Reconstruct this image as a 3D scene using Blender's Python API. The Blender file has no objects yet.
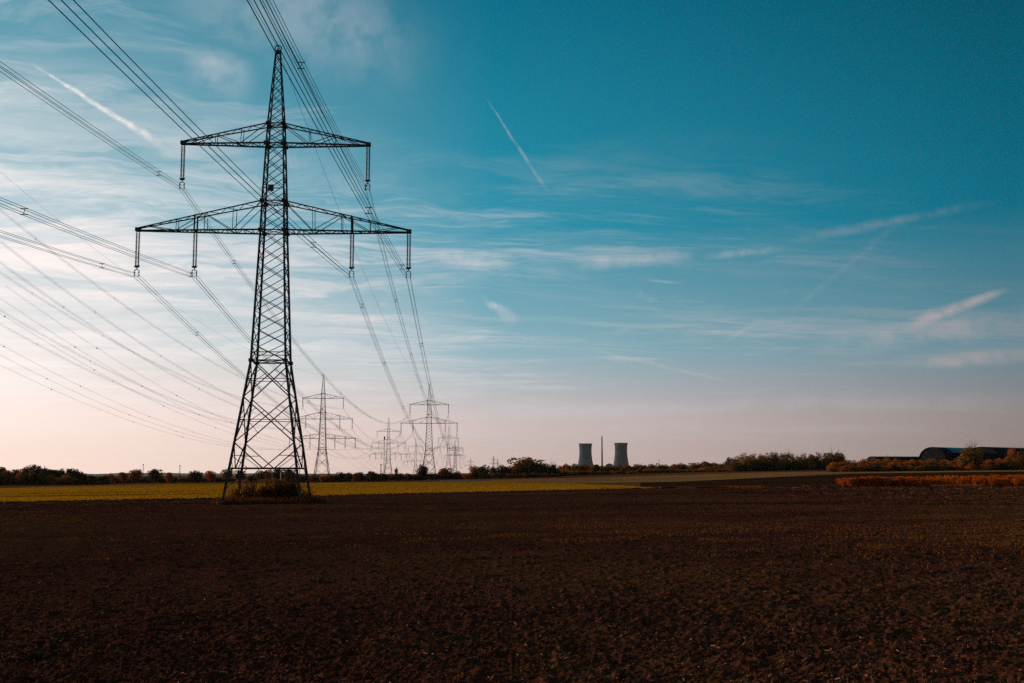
import bpy, math, random
import numpy as np
from mathutils import Vector

# ------------------------------------------------------------------ camera, sky, sun
scene = bpy.context.scene
COL = scene.collection
W, H, F = 1024, 683, 1180.0
EYE = 2.8
USE_HAZE = True
PITCH = math.atan(132.5 / F)
SP, CP = math.sin(PITCH), math.cos(PITCH)

cam_d = bpy.data.cameras.new("camera")
cam_d.sensor_width = 36.0
cam_d.lens = F / W * 36.0
cam_d.clip_start = 0.1
cam_d.clip_end = 60000
cam = bpy.data.objects.new("camera", cam_d)
cam.location = (0, 0, EYE)
cam.rotation_euler = (math.pi / 2 + PITCH, 0, 0)
COL.objects.link(cam)
scene.camera = cam

SUN_AZ = math.radians(-61)      # from the view direction (+Y), negative = to the left
SUN_EL = math.radians(10)
sun_d = bpy.data.lights.new("sun", 'SUN')
sun_d.energy = 3.0
sun_d.angle = math.radians(0.55)
sun_d.color = (1.0, 0.74, 0.50)
sun = bpy.data.objects.new("sun", sun_d)
to_sun = Vector((math.sin(SUN_AZ) * math.cos(SUN_EL), math.cos(SUN_AZ) * math.cos(SUN_EL), math.sin(SUN_EL)))
sun.rotation_euler = to_sun.to_track_quat('Z', 'Y').to_euler()
sun.location = (-80, 60, 60)
COL.objects.link(sun)

vs = scene.view_settings
vs.view_transform = 'Standard'
vs.look = 'None'
vs.exposure = 0.0
vs.gamma = 1.0
vs.use_curve_mapping = False
scene.render.engine = 'CYCLES'
scene.cycles.max_bounces = 5
scene.cycles.diffuse_bounces = 3
scene.cycles.transparent_max_bounces = 8
scene.cycles.volume_bounces = 0
scene.cycles.sample_clamp_indirect = 2.0
scene.cycles.use_denoising = False


def px_dir(px, py):
    """world direction through a point of the photograph"""
    X = (px - 512) / F
    Zc = (341.5 - py) / F
    d = np.array([X, CP - Zc * SP, SP + Zc * CP])
    return d / np.linalg.norm(d)


class NT:
    """small helper to write node trees"""
    def __init__(self, tree):
        self.t = tree
        self.n = tree.nodes
        self.l = tree.links

    def node(self, typ, **kw):
        nd = self.n.new(typ)
        for k, v in kw.items():
            setattr(nd, k, v)
        return nd

    def put(self, sock, v):
        if hasattr(v, 'is_output') or isinstance(v, bpy.types.NodeSocket):
            self.l.new(v, sock)
        else:
            if isinstance(v, (tuple, list)) and len(v) == 3 and len(sock.default_value) == 4:
                v = (*v, 1)
            sock.default_value = v

    def m(self, op, a, b=None, c=None, clamp=False):
        nd = self.node('ShaderNodeMath', operation=op, use_clamp=clamp)
        self.put(nd.inputs[0], a)
        if b is not None: self.put(nd.inputs[1], b)
        if c is not None: self.put(nd.inputs[2], c)
        return nd.outputs[0]

    def vm(self, op, a, b=None, out=0):
        nd = self.node('ShaderNodeVectorMath', operation=op)
        self.put(nd.inputs[0], a)
        if b is not None: self.put(nd.inputs[1], b)
        return nd.outputs['Value'] if op in ('DOT_PRODUCT', 'LENGTH') else nd.outputs[0]

    def rng(self, v, a, b, c=0.0, d=1.0, smooth=True):
        nd = self.node('ShaderNodeMapRange', clamp=True)
        nd.interpolation_type = 'SMOOTHSTEP' if smooth else 'LINEAR'
        self.put(nd.inputs['Value'], v)
        for k, x in zip(('From Min', 'From Max', 'To Min', 'To Max'), (a, b, c, d)):
            self.put(nd.inputs[k], x)
        return nd.outputs[0]

    def mix(self, f, a, b, mode='MIX'):
        nd = self.node('ShaderNodeMix', data_type='RGBA', blend_type=mode)
        self.put(nd.inputs[0], f)
        self.put(nd.inputs[6], a)
        self.put(nd.inputs[7], b)
        return nd.outputs[2]

    def ramp(self, f, stops):
        nd = self.node('ShaderNodeValToRGB')
        e = nd.color_ramp.elements
        while len(e) < len(stops):
            e.new(0.5)
        for el, (p, c) in zip(e, stops):
            el.position = p
            el.color = (*c, 1)
        self.put(nd.inputs[0], f)
        return nd.outputs[0]

    def noise(self, vec, scale, detail=5, rough=0.55, dist=0.0, dim='3D'):
        nd = self.node('ShaderNodeTexNoise', noise_dimensions=dim)
        if vec is not None: self.put(nd.inputs['Vector'], vec)
        self.put(nd.inputs['Scale'], scale)
        self.put(nd.inputs['Detail'], detail)
        self.put(nd.inputs['Roughness'], rough)
        self.put(nd.inputs['Distortion'], dist)
        return nd.outputs[0]

    def xyz(self, x, y, z):
        nd = self.node('ShaderNodeCombineXYZ')
        self.put(nd.inputs[0], x); self.put(nd.inputs[1], y); self.put(nd.inputs[2], z)
        return nd.outputs[0]


def build_world():
    w = bpy.data.worlds.new("World")
    scene.world = w
    w.use_nodes = True
    t = NT(w.node_tree)
    t.n.clear()
    tc = t.node('ShaderNodeTexCoord')
    d = t.vm('NORMALIZE', tc.outputs['Generated'])
    sep = t.node('ShaderNodeSeparateXYZ')
    t.l.new(d, sep.inputs[0])
    x, y, z = sep.outputs
    hd = t.vm('NORMALIZE', t.xyz(x, y, 0.0))
    mu = t.vm('DOT_PRODUCT', hd, (math.sin(SUN_AZ), math.cos(SUN_AZ), 0))
    fz = t.m('DIVIDE', z, 0.6, clamp=True)
    Z = [0.0, 0.044, 0.105, 0.208, 0.41, 0.6]
    P = [v / 0.6 for v in Z]

    def col(*cs):
        return [(p, c) for p, c in zip(P, cs)]
    back = t.ramp(fz, col((.42, .31, .28), (.40, .31, .29), (.30, .27, .27), (.16, .18, .20), (.05, .09, .12), (.02, .05, .08)))
    right = t.ramp(fz, col((.285, .215, .195), (.285, .240, .235), (.100, .240, .300), (.002, .150, .232), (.000, .066, .110), (.000, .042, .075)))
    cent = t.ramp(fz, col((.66, .50, .455), (.64, .535, .52), (.27, .46, .53), (.018, .29, .415), (.000, .140, .235), (.000, .08, .13)))
    left = t.ramp(fz, col((1.12, .83, .70), (1.10, .87, .77), (.90, .86, .84), (.28, .51, .60), (.028, .24, .35), (.01, .13, .2)))
    m0 = t.rng(mu, -0.55, 0.08, smooth=True)
    m1 = t.rng(mu, 0.10, 0.50, smooth=False)
    m2 = t.rng(mu, 0.50, 0.80, smooth=False)
    base = t.mix(m2, t.mix(m1, t.mix(m0, back, right), cent), left)
    glow = t.rng(mu, 0.82, 1.0, 1.0, 1.35)
    base = t.mix(1.0, base, t.xyz(glow, glow, glow), 'MULTIPLY')

    # cirrus on a plane high above
    den = t.m('ADD', t.m('MAXIMUM', z, 0.0), 0.055)
    qx = t.m('DIVIDE', x, den)
    qy = t.m('DIVIDE', y, den)
    a = math.radians(10)
    ux = t.m('ADD', t.m('MULTIPLY', qx, math.cos(a)), t.m('MULTIPLY', qy, math.sin(a)))
    uy = t.m('SUBTRACT', t.m('MULTIPLY', qy, math.cos(a)), t.m('MULTIPLY', qx, math.sin(a)))
    warp = t.noise(t.xyz(ux, uy, 3.1), 1.1, 4, 0.55)
    q1 = t.xyz(t.m('MULTIPLY', ux, 0.62), t.m('ADD', uy, t.m('MULTIPLY', warp, 0.9)), 0.0)
    n1 = t.noise(q1, 1.35, 10, 0.60, 0.5)
    q2 = t.xyz(t.m('MULTIPLY', ux, 0.40), t.m('ADD', uy, t.m('MULTIPLY', warp, 1.1)), 7.7)
    n2 = t.noise(q2, 3.2, 9, 0.66, 0.4)
    q3 = t.xyz(t.m('MULTIPLY', ux, 0.6), uy, 21.3)
    n3 = t.noise(q3, 0.60, 4, 0.5, 0.0)
    thr = t.rng(mu, 0.25, 0.80, 0.60, 0.375, smooth=False)
    hip = t.m('MULTIPLY', t.rng(z, 0.24, 0.40), t.rng(mu, 0.75, 0.50))
    thr = t.m('ADD', thr, t.m('MULTIPLY', hip, 0.2))
    thr = t.m('ADD', thr, t.rng(z, 0.21, 0.37, 0.0, 0.10))
    veil = t.rng(t.m('ADD', t.m('MULTIPLY', n1, 0.72), t.m('MULTIPLY', n3, 0.28)), thr, t.m('ADD', thr, 0.22))
    streak = t.rng(t.m('ADD', t.m('MULTIPLY', n2, 0.75), t.m('MULTIPLY', n3, 0.25)), t.m('ADD', thr, 0.01), t.m('ADD', thr, 0.15))
    hi = t.rng(z, 0.36, 0.12, 0.42, 1.0)
    cov = t.m('MULTIPLY', t.m('ADD', t.m('MULTIPLY', veil, 0.5), t.m('MULTIPLY', streak, 0.5)), hi)
    nv = t.noise(t.xyz(t.m('MULTIPLY', ux, 0.5), t.m('ADD', uy, t.m('MULTIPLY', warp, 0.6)), 40.2), 0.9, 8, 0.62, 0.3)
    nf = t.noise(t.xyz(t.m('MULTIPLY', ux, 0.30), t.m('ADD', uy, t.m('MULTIPLY', warp, 0.5)), 61.0), 4.6, 10, 0.72, 0.5)
    thin = t.m('MULTIPLY', t.rng(nv, 0.42, 0.66), t.rng(nf, 0.39, 0.60, 0.10, 1.0))
    thin = t.m('MULTIPLY', t.m('MULTIPLY', thin, 0.78), t.m('MULTIPLY', t.rng(z, t.rng(mu, 0.1, 0.6, 0.25, 0.35, smooth=False), t.rng(mu, 0.1, 0.6, 0.12, 0.20, smooth=False)), t.rng(mu, 0.05, 0.5, 0.45, 1.0)))
    cov = t.m('MULTIPLY', cov, t.rng(nf, 0.36, 0.60, 0.60, 1.10))
    cov = t.m('MAXIMUM', cov, thin)
    lowfade = t.rng(z, 0.02, 0.10, 0.25, 1.0)
    cov = t.m('MULTIPLY', cov, lowfade)

    # contrails and two larger wisps: soft strips across the sky between two directions
    def strip(pa, pb, w0, w1, k, noise_amt=0.6, nscale=40.0, fade=0.25):
        A, B = px_dir(*pa), px_dir(*pb)
        n = np.cross(A, B); n /= np.linalg.norm(n)
        tdir = B - A
        L = float(np.linalg.norm(tdir)); tdir = tdir / L
        s = t.m('DIVIDE', t.m('SUBTRACT', t.vm('DOT_PRODUCT', d, tuple(tdir)), float(A @ tdir)), L)
        nz = t.noise(d, nscale, 5, 0.6)
        dist = t.m('ABSOLUTE', t.m('ADD', t.vm('DOT_PRODUCT', d, tuple(n)), t.m('MULTIPLY', t.m('SUBTRACT', nz, 0.5), w1 * 1.3)))
        wd = t.rng(s, 0.0, 1.0, w0, w1, smooth=False)
        prof = t.rng(t.m('DIVIDE', dist, wd), 1.0, 0.0)
        ends = t.m('MULTIPLY', t.rng(s, -0.02, fade), t.rng(s, 1.02, 1.0 - fade))
        v = t.m('MULTIPLY', t.m('MULTIPLY', prof, ends), k)
        nn = t.rng(t.noise(d, nscale * 2.2, 4, 0.6), 0.30, 0.62, 1.0 - noise_amt, 1.0)
        return t.m('MULTIPLY', v, nn)
    trails = [
        strip((26, 60), (172, 152), .0014, .0052, .80, .6, 60, .3),
        strip((486, 98), (549, 194), .0010, .0028, .24, .8, 60, .2),
        strip((-30, 251), (130, 277), .0032, .0040, .85, .4, 60, .3),
        strip((-30, 258), (40, 274), .0022, .0020, .65, .4, 60, .3),
        strip((585, 348), (758, 388), .0018, .0030, .30, .6, 50, .35),
        strip((770, 330), (920, 205), .0020, .0060, .10, .8, 50, .3),
        strip((900, 330), (1012, 287), .0100, .0034, .95, .55, 34, .25),
        strip((790, 344), (1090, 318), .0100, .0200, .55, .7, 22, .4),
        strip((880, 362), (1110, 352), .0070, .0110, .75, .6, 26, .4),
        strip((700, 258), (790, 248), .0050, .0050, .40, .7, 40, .4),
        strip((560, 268), (700, 254), .0090, .0080, .45, .8, 30, .4),
        strip((770, 244), (1010, 200), .0070, .0050, .22, .8, 30, .4),
        strip((480, 296), (520, 324), .0040, .0090, .55, .6, 45, .4),
        strip((150, -30), (450, 60), .0500, .0600, .24, .8, 12, .4),
        strip((180, 60), (260, 90), .0250, .0250, .25, .8, 16, .4),
        strip((400, 414), (1080, 400), .0090, .0130, .30, .6, 14, .2),
        strip((560, 428), (980, 430), .0050, .0060, .30, .7, 16, .3),
        strip((420, 258), (520, 262), .0100, .0090, .60, .7, 30, .4),
        strip((720, 345), (765, 318), .0030, .0030, .25, .6, 40, .4),
    ]
    tr = trails[0]
    for v in trails[1:]:
        tr = t.m('MAXIMUM', tr, v)
    alpha = t.m('SUBTRACT', 1.0, t.m('MULTIPLY', t.m('SUBTRACT', 1.0, cov), t.m('SUBTRACT', 1.0, tr)), clamp=True)
    ccol = t.mix(m2, t.mix(m1, (.36, .33, .34), (.64, .64, .67)), (1.06, .96, .93))
    sky = t.mix(alpha, base, ccol)

    ns = t.node('ShaderNodeTexSky', sky_type='NISHITA', sun_disc=False)
    ns.sun_elevation = SUN_EL
    ns.sun_rotation = SUN_AZ
    ns.air_density = 1.0
    ns.dust_density = 1.5
    b1 = t.node('ShaderNodeBackground'); t.l.new(ns.outputs[0], b1.inputs[0]); b1.inputs[1].default_value = 0.06
    b2 = t.node('ShaderNodeBackground'); t.l.new(sky, b2.inputs[0]); b2.inputs[1].default_value = 1.0
    ms = t.node('ShaderNodeMixShader'); ms.inputs[0].default_value = 0.985
    t.l.new(b1.outputs[0], ms.inputs[1]); t.l.new(b2.outputs[0], ms.inputs[2])
    out = t.node('ShaderNodeOutputWorld')
    t.l.new(ms.outputs[0], out.inputs['Surface'])


build_world()

# ------------------------------------------------------------------ helpers
rs = np.random.RandomState(11)
random.seed(11)


def sstep(a, b, v):
    t = np.clip((v - a) / (b - a), 0, 1)
    return t * t * (3 - 2 * t)


def gz(x, y):
    """height of the land: falls to the left, rises gently to the right and away"""
    x = np.asarray(x, float); y = np.asarray(y, float)
    z = 7.0 * np.tanh(.013 * x / 7.0)
    z = z + 3.0 * sstep(260, 640, y) * sstep(-100, 150, x)
    return z


def unproj(px, py, dmax=1500.0):
    """ground point seen at a pixel"""
    d = px_dir(px, py)
    lo, prev = 4.0, None
    ys = np.geomspace(4.0, dmax, 1500)
    X = d[0] / d[1] * ys; Zr = EYE + d[2] / d[1] * ys
    below = np.nonzero(Zr < gz(X, ys))[0]
    i = below[0] if len(below) else len(ys) - 1
    return X[i], ys[i]


def z_at(py, Y):
    k = (341.5 - py) / F
    return EYE + Y * (SP + k * CP) / (CP - k * SP)


def x_at(px, py, Y):
    Z = z_at(py, Y) - EYE
    return (px - 512) / F * (Y * CP + Z * SP)


def tag(o, label=None, cat=None, group=None, kind=None):
    if label: o["label"] = label
    if cat: o["category"] = cat
    if group: o["group"] = group
    if kind: o["kind"] = kind
    return o


def empty(name, loc=(0, 0, 0), rz=0.0):
    o = bpy.data.objects.new(name, None)
    o.empty_display_size = 0.5
    o.location = loc
    o.rotation_euler = (0, 0, rz)
    COL.objects.link(o)
    return o


def copy_tree(o, parent=None):
    c = o.copy()
    COL.objects.link(c)
    c.parent = parent
    for ch in list(o.children):
        copy_tree(ch, c)
    return c


class MB:
    def __init__(self):
        self.v, self.f, self.n = [], [], 0

    def add(self, verts, faces):
        verts = np.asarray(verts, float)
        self.v.append(verts)
        self.f.extend([tuple(i + self.n for i in f) for f in faces])
        self.n += len(verts)

    def box(self, c, s):
        cx, cy, cz = c; a, b, h = s[0] / 2, s[1] / 2, s[2] / 2
        v = [(cx + i * a, cy + j * b, cz + k * h) for k in (-1, 1) for j in (-1, 1) for i in (-1, 1)]
        self.add(v, [(0, 2, 3, 1), (4, 5, 7, 6), (0, 1, 5, 4), (2, 6, 7, 3), (0, 4, 6, 2), (1, 3, 7, 5)])

    def bar(self, p, q, w, w2=None, sides=4, tw=0.0):
        p = np.asarray(p, float); q = np.asarray(q, float)
        self.tube([p, q], [w / 2, (w if w2 is None else w2) / 2], sides)

    def tube(self, pts, r, sides=4, cap=True):
        pts = np.asarray(pts, float)
        n = len(pts)
        r = np.full(n, r) if np.isscalar(r) else np.asarray(r, float)
        tan = np.gradient(pts, axis=0)
        tan /= np.linalg.norm(tan, axis=1)[:, None] + 1e-12
        up = np.array([0, 0, 1.0]) if abs(tan[:, 2]).mean() < .9 else np.array([0, 1.0, 0])
        s = np.cross(tan, up); s /= np.linalg.norm(s, axis=1)[:, None] + 1e-12
        u = np.cross(s, tan)
        ang = (np.arange(sides) + .5) / sides * 2 * math.pi
        k = 1.0 / math.cos(math.pi / sides) if sides == 4 else 1.0
        ring = pts[:, None, :] + (r * k)[:, None, None] * (np.cos(ang)[None, :, None] * s[:, None, :] + np.sin(ang)[None, :, None] * u[:, None, :])
        f = []
        for i in range(n - 1):
            for j in range(sides):
                a = i * sides + j; b = i * sides + (j + 1) % sides
                f.append((a, b, b + sides, a + sides))
        if cap:
            f.append(tuple(range(sides - 1, -1, -1)))
            f.append(tuple(range((n - 1) * sides, n * sides)))
        self.add(ring.reshape(-1, 3), f)

    def lathe(self, prof, sides=12, c=(0, 0, 0), closed_top=False, closed_bot=False):
        prof = np.asarray(prof, float)
        ang = np.arange(sides) / sides * 2 * math.pi
        v = np.stack([prof[:, 0, None] * np.cos(ang) + c[0], prof[:, 0, None] * np.sin(ang) + c[1], np.repeat(prof[:, 1, None], sides, 1) + c[2]], -1).reshape(-1, 3)
        f = []
        for i in range(len(prof) - 1):
            for j in range(sides):
                a = i * sides + j; b = i * sides + (j + 1) % sides
                f.append((a, b, b + sides, a + sides))
        if closed_top: f.append(tuple(range((len(prof) - 1) * sides, len(prof) * sides)))
        if closed_bot: f.append(tuple(range(sides - 1, -1, -1)))
        self.add(v, f)

    def mesh(self, name, smooth=False):
        me = bpy.data.meshes.new(name)
        me.from_pydata(np.concatenate(self.v).tolist() if self.v else [], [], self.f)
        if smooth:
            me.shade_smooth()
        return me

    def build(self, name, mat, parent=None, smooth=False):
        me = self.mesh(name, smooth)
        me.materials.append(mat)
        return link(name, me, parent)


def link(name, me, parent=None):
    o = bpy.data.objects.new(name, me)
    COL.objects.link(o)
    if parent: o.parent = parent
    return o


def grid_mesh(name, P, mat, smooth=False):
    """P: (rows, cols, 3) array of points -> quad sheet"""
    r, c = P.shape[:2]
    idx = np.arange(r * c).reshape(r, c)
    q = np.stack([idx[:-1, :-1], idx[:-1, 1:], idx[1:, 1:], idx[1:, :-1]], -1).reshape(-1, 4)
    me = bpy.data.meshes.new(name)
    me.vertices.add(r * c)
    me.vertices.foreach_set("co", P.reshape(-1).astype(np.float32))
    me.loops.add(q.size)
    me.polygons.add(len(q))
    me.loops.foreach_set("vertex_index", q.reshape(-1).astype(np.int32))
    me.polygons.foreach_set("loop_start", (np.arange(len(q)) * 4).astype(np.int32))
    me.update(calc_edges=True)
    me.validate()
    if smooth: me.shade_smooth()
    me.materials.append(mat)
    return me


def quads_mesh(name, Q, mats):
    """Q: (n,4,3) loose quads"""
    n = len(Q)
    me = bpy.data.meshes.new(name)
    me.vertices.add(n * 4)
    me.vertices.foreach_set("co", Q.reshape(-1).astype(np.float32))
    me.loops.add(n * 4)
    me.polygons.add(n)
    me.loops.foreach_set("vertex_index", np.arange(n * 4, dtype=np.int32))
    me.polygons.foreach_set("loop_start", (np.arange(n) * 4).astype(np.int32))
    me.update(calc_edges=True)
    for m in mats: me.materials.append(m)
    return me


# value noise ------------------------------------------------------------
def _hash(i, j, seed):
    h = (i.astype(np.int64) * 374761393 + j.astype(np.int64) * 668265263 + seed * 974634777) & 0xFFFFFFFF
    h = ((h ^ (h >> 13)) * 1274126177) & 0xFFFFFFFF
    h = h ^ (h >> 16)
    return (h & 0xFFFF) / 65535.0


def vnoise(x, y, s, seed=0):
    x = x / s + 1000.0; y = y / s + 1000.0
    i = np.floor(x); j = np.floor(y)
    fx = x - i; fy = y - j
    fx = fx * fx * (3 - 2 * fx); fy = fy * fy * (3 - 2 * fy)
    i = i.astype(np.int64); j = j.astype(np.int64)
    a = _hash(i, j, seed); b = _hash(i + 1, j, seed); c = _hash(i, j + 1, seed); e = _hash(i + 1, j + 1, seed)
    return (a * (1 - fx) + b * fx) * (1 - fy) + (c * (1 - fx) + e * fx) * fy


# ------------------------------------------------------------------ materials
def material(name, build):
    m = bpy.data.materials.new(name)
    m.use_nodes = True
    t = NT(m.node_tree)
    t.n.clear()
    out = t.node('ShaderNodeOutputMaterial')
    t.out = out
    build(t, out)
    return m


def pbsdf(t, out, col, rough=0.8, metal=0.0, bump=None, bump_s=0.3, bump_d=0.05, spec=0.3):
    b = t.node('ShaderNodeBsdfPrincipled')
    t.put(b.inputs['Base Color'], col)
    t.put(b.inputs['Roughness'], rough)
    t.put(b.inputs['Metallic'], metal)
    t.put(b.inputs['Specular IOR Level'], spec)
    if bump is not None:
        bp = t.node('ShaderNodeBump')
        bp.inputs['Strength'].default_value = bump_s
        bp.inputs['Distance'].default_value = bump_d
        t.l.new(bump, bp.inputs['Height'])
        t.l.new(bp.outputs[0], b.inputs['Normal'])
    t.l.new(b.outputs[0], out.inputs[0])
    return b


def pos(t):
    return t.node('ShaderNodeNewGeometry').outputs['Position']


def noisy(c1, c2, scale, rough=0.8, metal=0.0, detail=5, bump=0.0, coord='Object', spec=0.3):
    def b(t, out):
        co = t.node('ShaderNodeTexCoord').outputs[coord]
        n = t.noise(co, scale, detail, 0.6)
        pbsdf(t, out, t.mix(t.rng(n, .35, .65), c1, c2), rough, metal, n if bump else None, bump, 0.05, spec)
    return b


def leaf_mat(name, cols, transl=0.25):
    def b(t, out):
        oi = t.node('ShaderNodeObjectInfo')
        co = t.node('ShaderNodeTexCoord').outputs['Object']
        n = t.noise(co, 1.1, 3, 0.6)
        f = t.m('ADD', t.m('MULTIPLY', oi.outputs['Random'], 0.55), t.m('MULTIPLY', n, 0.55), clamp=True)
        k = len(cols) - 1
        c = t.ramp(f, [(0.15 + 0.7 * i / k, q) for i, q in enumerate(cols)])
        df = t.node('ShaderNodeBsdfDiffuse'); t.l.new(c, df.inputs[0])
        tl = t.node('ShaderNodeBsdfTranslucent'); t.l.new(c, tl.inputs[0])
        ms = t.node('ShaderNodeMixShader'); ms.inputs[0].default_value = transl
        t.l.new(df.outputs[0], ms.inputs[1]); t.l.new(tl.outputs[0], ms.inputs[2])
        t.l.new(ms.outputs[0], out.inputs[0])
    return material(name, b)


M = {}
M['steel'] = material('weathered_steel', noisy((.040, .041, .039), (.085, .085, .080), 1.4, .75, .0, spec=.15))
M['porcelain'] = material('brown_porcelain', noisy((.10, .045, .028), (.17, .085, .055), 3.0, .5, 0, spec=.3))
M['wire'] = material('aluminium_wire', noisy((.05, .052, .055), (.09, .09, .09), 2.0, .5, .6))
M['fitting'] = material('galvanised_fitting', noisy((.06, .062, .065), (.10, .10, .10), 3.0, .5, .5))
M['foundation'] = material('foundation_concrete', noisy((.07, .055, .045), (.13, .11, .095), 2.5, .9, bump=.3))
M['bark'] = material('bark', noisy((.030, .020, .014), (.060, .042, .030), 4.0, .95))
M['pale_bark'] = material('pale_bark', noisy((.45, .42, .38), (.62, .60, .55), 1.0, .8))
M['dark_green'] = leaf_mat('dark_green_leaves', [(.045, .040, .012), (.075, .060, .018), (.11, .078, .024)])
M['brown'] = leaf_mat('brown_leaves', [(.15, .065, .020), (.25, .100, .028), (.33, .14, .040)])
M['dark_brown'] = leaf_mat('dark_brown_leaves', [(.080, .028, .011), (.13, .045, .015), (.18, .065, .020)])
M['rust_brown'] = leaf_mat('rusty_brown_leaves', [(.14, .040, .014), (.21, .062, .020), (.28, .088, .026)])
M['rust'] = leaf_mat('rust_leaves', [(.27, .075, .016), (.42, .120, .022), (.52, .17, .034)])
M['olive'] = leaf_mat('olive_leaves', [(.16, .090, .022), (.27, .145, .034), (.34, .19, .048)])
M['orange'] = leaf_mat('orange_ferns', [(.30, .050, .008), (.46, .090, .012), (.58, .145, .020)], .4)


def matte(t, out, col, bump=None, bump_s=.5, bump_d=.05):
    b = t.node('ShaderNodeBsdfDiffuse')
    t.put(b.inputs[0], col)
    b.inputs['Roughness'].default_value = .6
    if bump is not None:
        bp = t.node('ShaderNodeBump')
        bp.inputs['Strength'].default_value = bump_s
        bp.inputs['Distance'].default_value = bump_d
        t.l.new(bump, bp.inputs['Height'])
        t.l.new(bp.outputs[0], b.inputs['Normal'])
    t.l.new(b.outputs[0], out.inputs[0])


def soil(t, out):
    p = pos(t)
    n1 = t.noise(p, 19.0, 6, .68)
    mp = t.node('ShaderNodeMapping'); mp.inputs['Scale'].default_value = (.012, .055, .1); mp.inputs['Rotation'].default_value = (0, 0, .06)
    t.l.new(p, mp.inputs[0])
    nb = t.noise(mp.outputs[0], 1.0, 4, .55)
    n2 = t.noise(p, .045, 4, .6)
    n3 = t.noise(p, .9, 5, .6)
    n4 = t.noise(p, 42.0, 3, .6)
    c = t.ramp(n1, [(.30, (.042, .0120, .0080)), (.50, (.122, .0340, .0205)), (.70, (.31, .096, .058))])
    n5 = t.noise(p, 3.4, 5, .7)
    c = t.mix(t.rng(n5, .44, .62, 0, .7), c, (.030, .010, .0065))
    c = t.mix(t.rng(nb, .36, .60, .55, 0), c, (.026, .0090, .0060))
    c = t.mix(t.m('MULTIPLY', t.rng(n2, .42, .62), t.rng(n3, .40, .62, .1, .75)), c, (.165, .066, .018))
    n6 = t.noise(p, 6.0, 4, .75)
    c = t.mix(t.rng(n6, .55, .66, 0, .6), c, (.36, .135, .075))
    c = t.mix(t.rng(n3, .52, .70, 0, .45), c, (.026, .010, .006))
    c = t.mix(t.rng(n4, .64, .72, 0, .75), c, (.32, .15, .07))
    matte(t, out, c, n1, .8, .03)


M['soil'] = material('ploughed_soil', soil)


def grass(t, out):
    p = pos(t)
    mp = t.node('ShaderNodeMapping'); mp.inputs['Scale'].default_value = (.012, .085, .1); mp.inputs['Rotation'].default_value = (0, 0, -.12)
    t.l.new(p, mp.inputs[0])
    n0 = t.noise(mp.outputs[0], 1.0, 4, .55)
    n1 = t.noise(p, .9, 6, .65)
    c = t.ramp(n0, [(.38, (.34, .105, .006)), (.50, (.58, .215, .006)), (.60, (.74, .31, .010))])
    c = t.mix(t.rng(n1, .45, .70, 0, .5), c, (.28, .125, .008))
    matte(t, out, c, n1, .6, .15)


M['grass'] = material('yellowing_grass', grass)
M['grass_blade'] = leaf_mat('dry_grass_blades', [(.24, .115, .006), (.34, .165, .009), (.42, .21, .016)], .4)


def stripes(c1, c2, c3):
    def b(t, out):
        p = pos(t)
        mp = t.node('ShaderNodeMapping'); mp.inputs['Scale'].default_value = (.012, .07, .1)
        t.l.new(p, mp.inputs[0])
        n0 = t.noise(mp.outputs[0], 1.0, 5, .6)
        n1 = t.noise(p, .7, 5, .65)
        c = t.ramp(n0, [(.34, c1), (.5, c2), (.64, c3)])
        c = t.mix(t.rng(n1, .45, .75, 0, .45), c, c1)
        matte(t, out, c, n1, .5, .1)
    return b


M['far_ground'] = material('far_brown_land', stripes((.13, .044, .016), (.23, .085, .032), (.33, .135, .050)))
M['stubble'] = material('beige_stubble', stripes((.30, .125, .042), (.42, .185, .064), (.52, .25, .09)))
M['fallow'] = material('dark_fallow', stripes((.036, .013, .007), (.062, .023, .012), (.10, .040, .018)))
M['track'] = material('pale_track', noisy((.10, .085, .080), (.17, .15, .14), .12, .9, spec=0))
M['straw'] = material('bleached_straw', noisy((.15, .060, .038), (.48, .29, .20), 5.0, .9, spec=.05))
M['stubble_bits'] = leaf_mat('broken_stubble', [(.12, .040, .022), (.26, .10, .052), (.44, .19, .11)], .2)
M['weed'] = leaf_mat('field_weeds', [(.12, .042, .010), (.22, .078, .014), (.34, .115, .022)], .3)


def concrete_tower(t, out):
    co = t.node('ShaderNodeTexCoord').outputs['Object']
    n = t.noise(co, .03, 5, .6)
    s = t.node('ShaderNodeSeparateXYZ'); t.l.new(co, s.inputs[0])
    streak = t.noise(t.xyz(t.m('MULTIPLY', s.outputs[0], .35), t.m('MULTIPLY', s.outputs[1], .35), t.m('MULTIPLY', s.outputs[2], .012)), 1.0, 4, .6)
    c = t.mix(t.rng(n, .35, .65), (.135, .18, .20), (.165, .21, .225))
    c = t.mix(t.rng(streak, .5, .7, 0, .3), c, (.10, .135, .15))
    matte(t, out, c)


M['tower'] = material('cooling_tower_concrete', concrete_tower)
M['chimney'] = material('chimney_concrete', noisy((.11, .12, .125), (.16, .165, .17), .08, .9, spec=0))
M['roof_metal'] = material('dark_sheet_metal', noisy((.007, .0075, .008), (.014, .0145, .015), .3, .8, .0, spec=.1))
M['sky_reflection'] = material('painted_sky_reflection', noisy((.030, .16, .22), (.045, .21, .27), .4, .25, .0, spec=.6))  # blue of the sky mirrored in the hall roof, given as colour
M['hall_wall'] = material('hall_wall_boards', noisy((.010, .010, .011), (.018, .018, .019), .5, .9, spec=.1))
M['red_tile'] = material('red_roof_tiles', noisy((.22, .07, .04), (.30, .10, .06), .8, .9))
M['plaster'] = material('pale_plaster', noisy((.45, .42, .38), (.55, .52, .47), .5, .9))
M['hill'] = material('far_wooded_land', noisy((.045, .040, .030), (.075, .062, .045), .01, .95))

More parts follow.
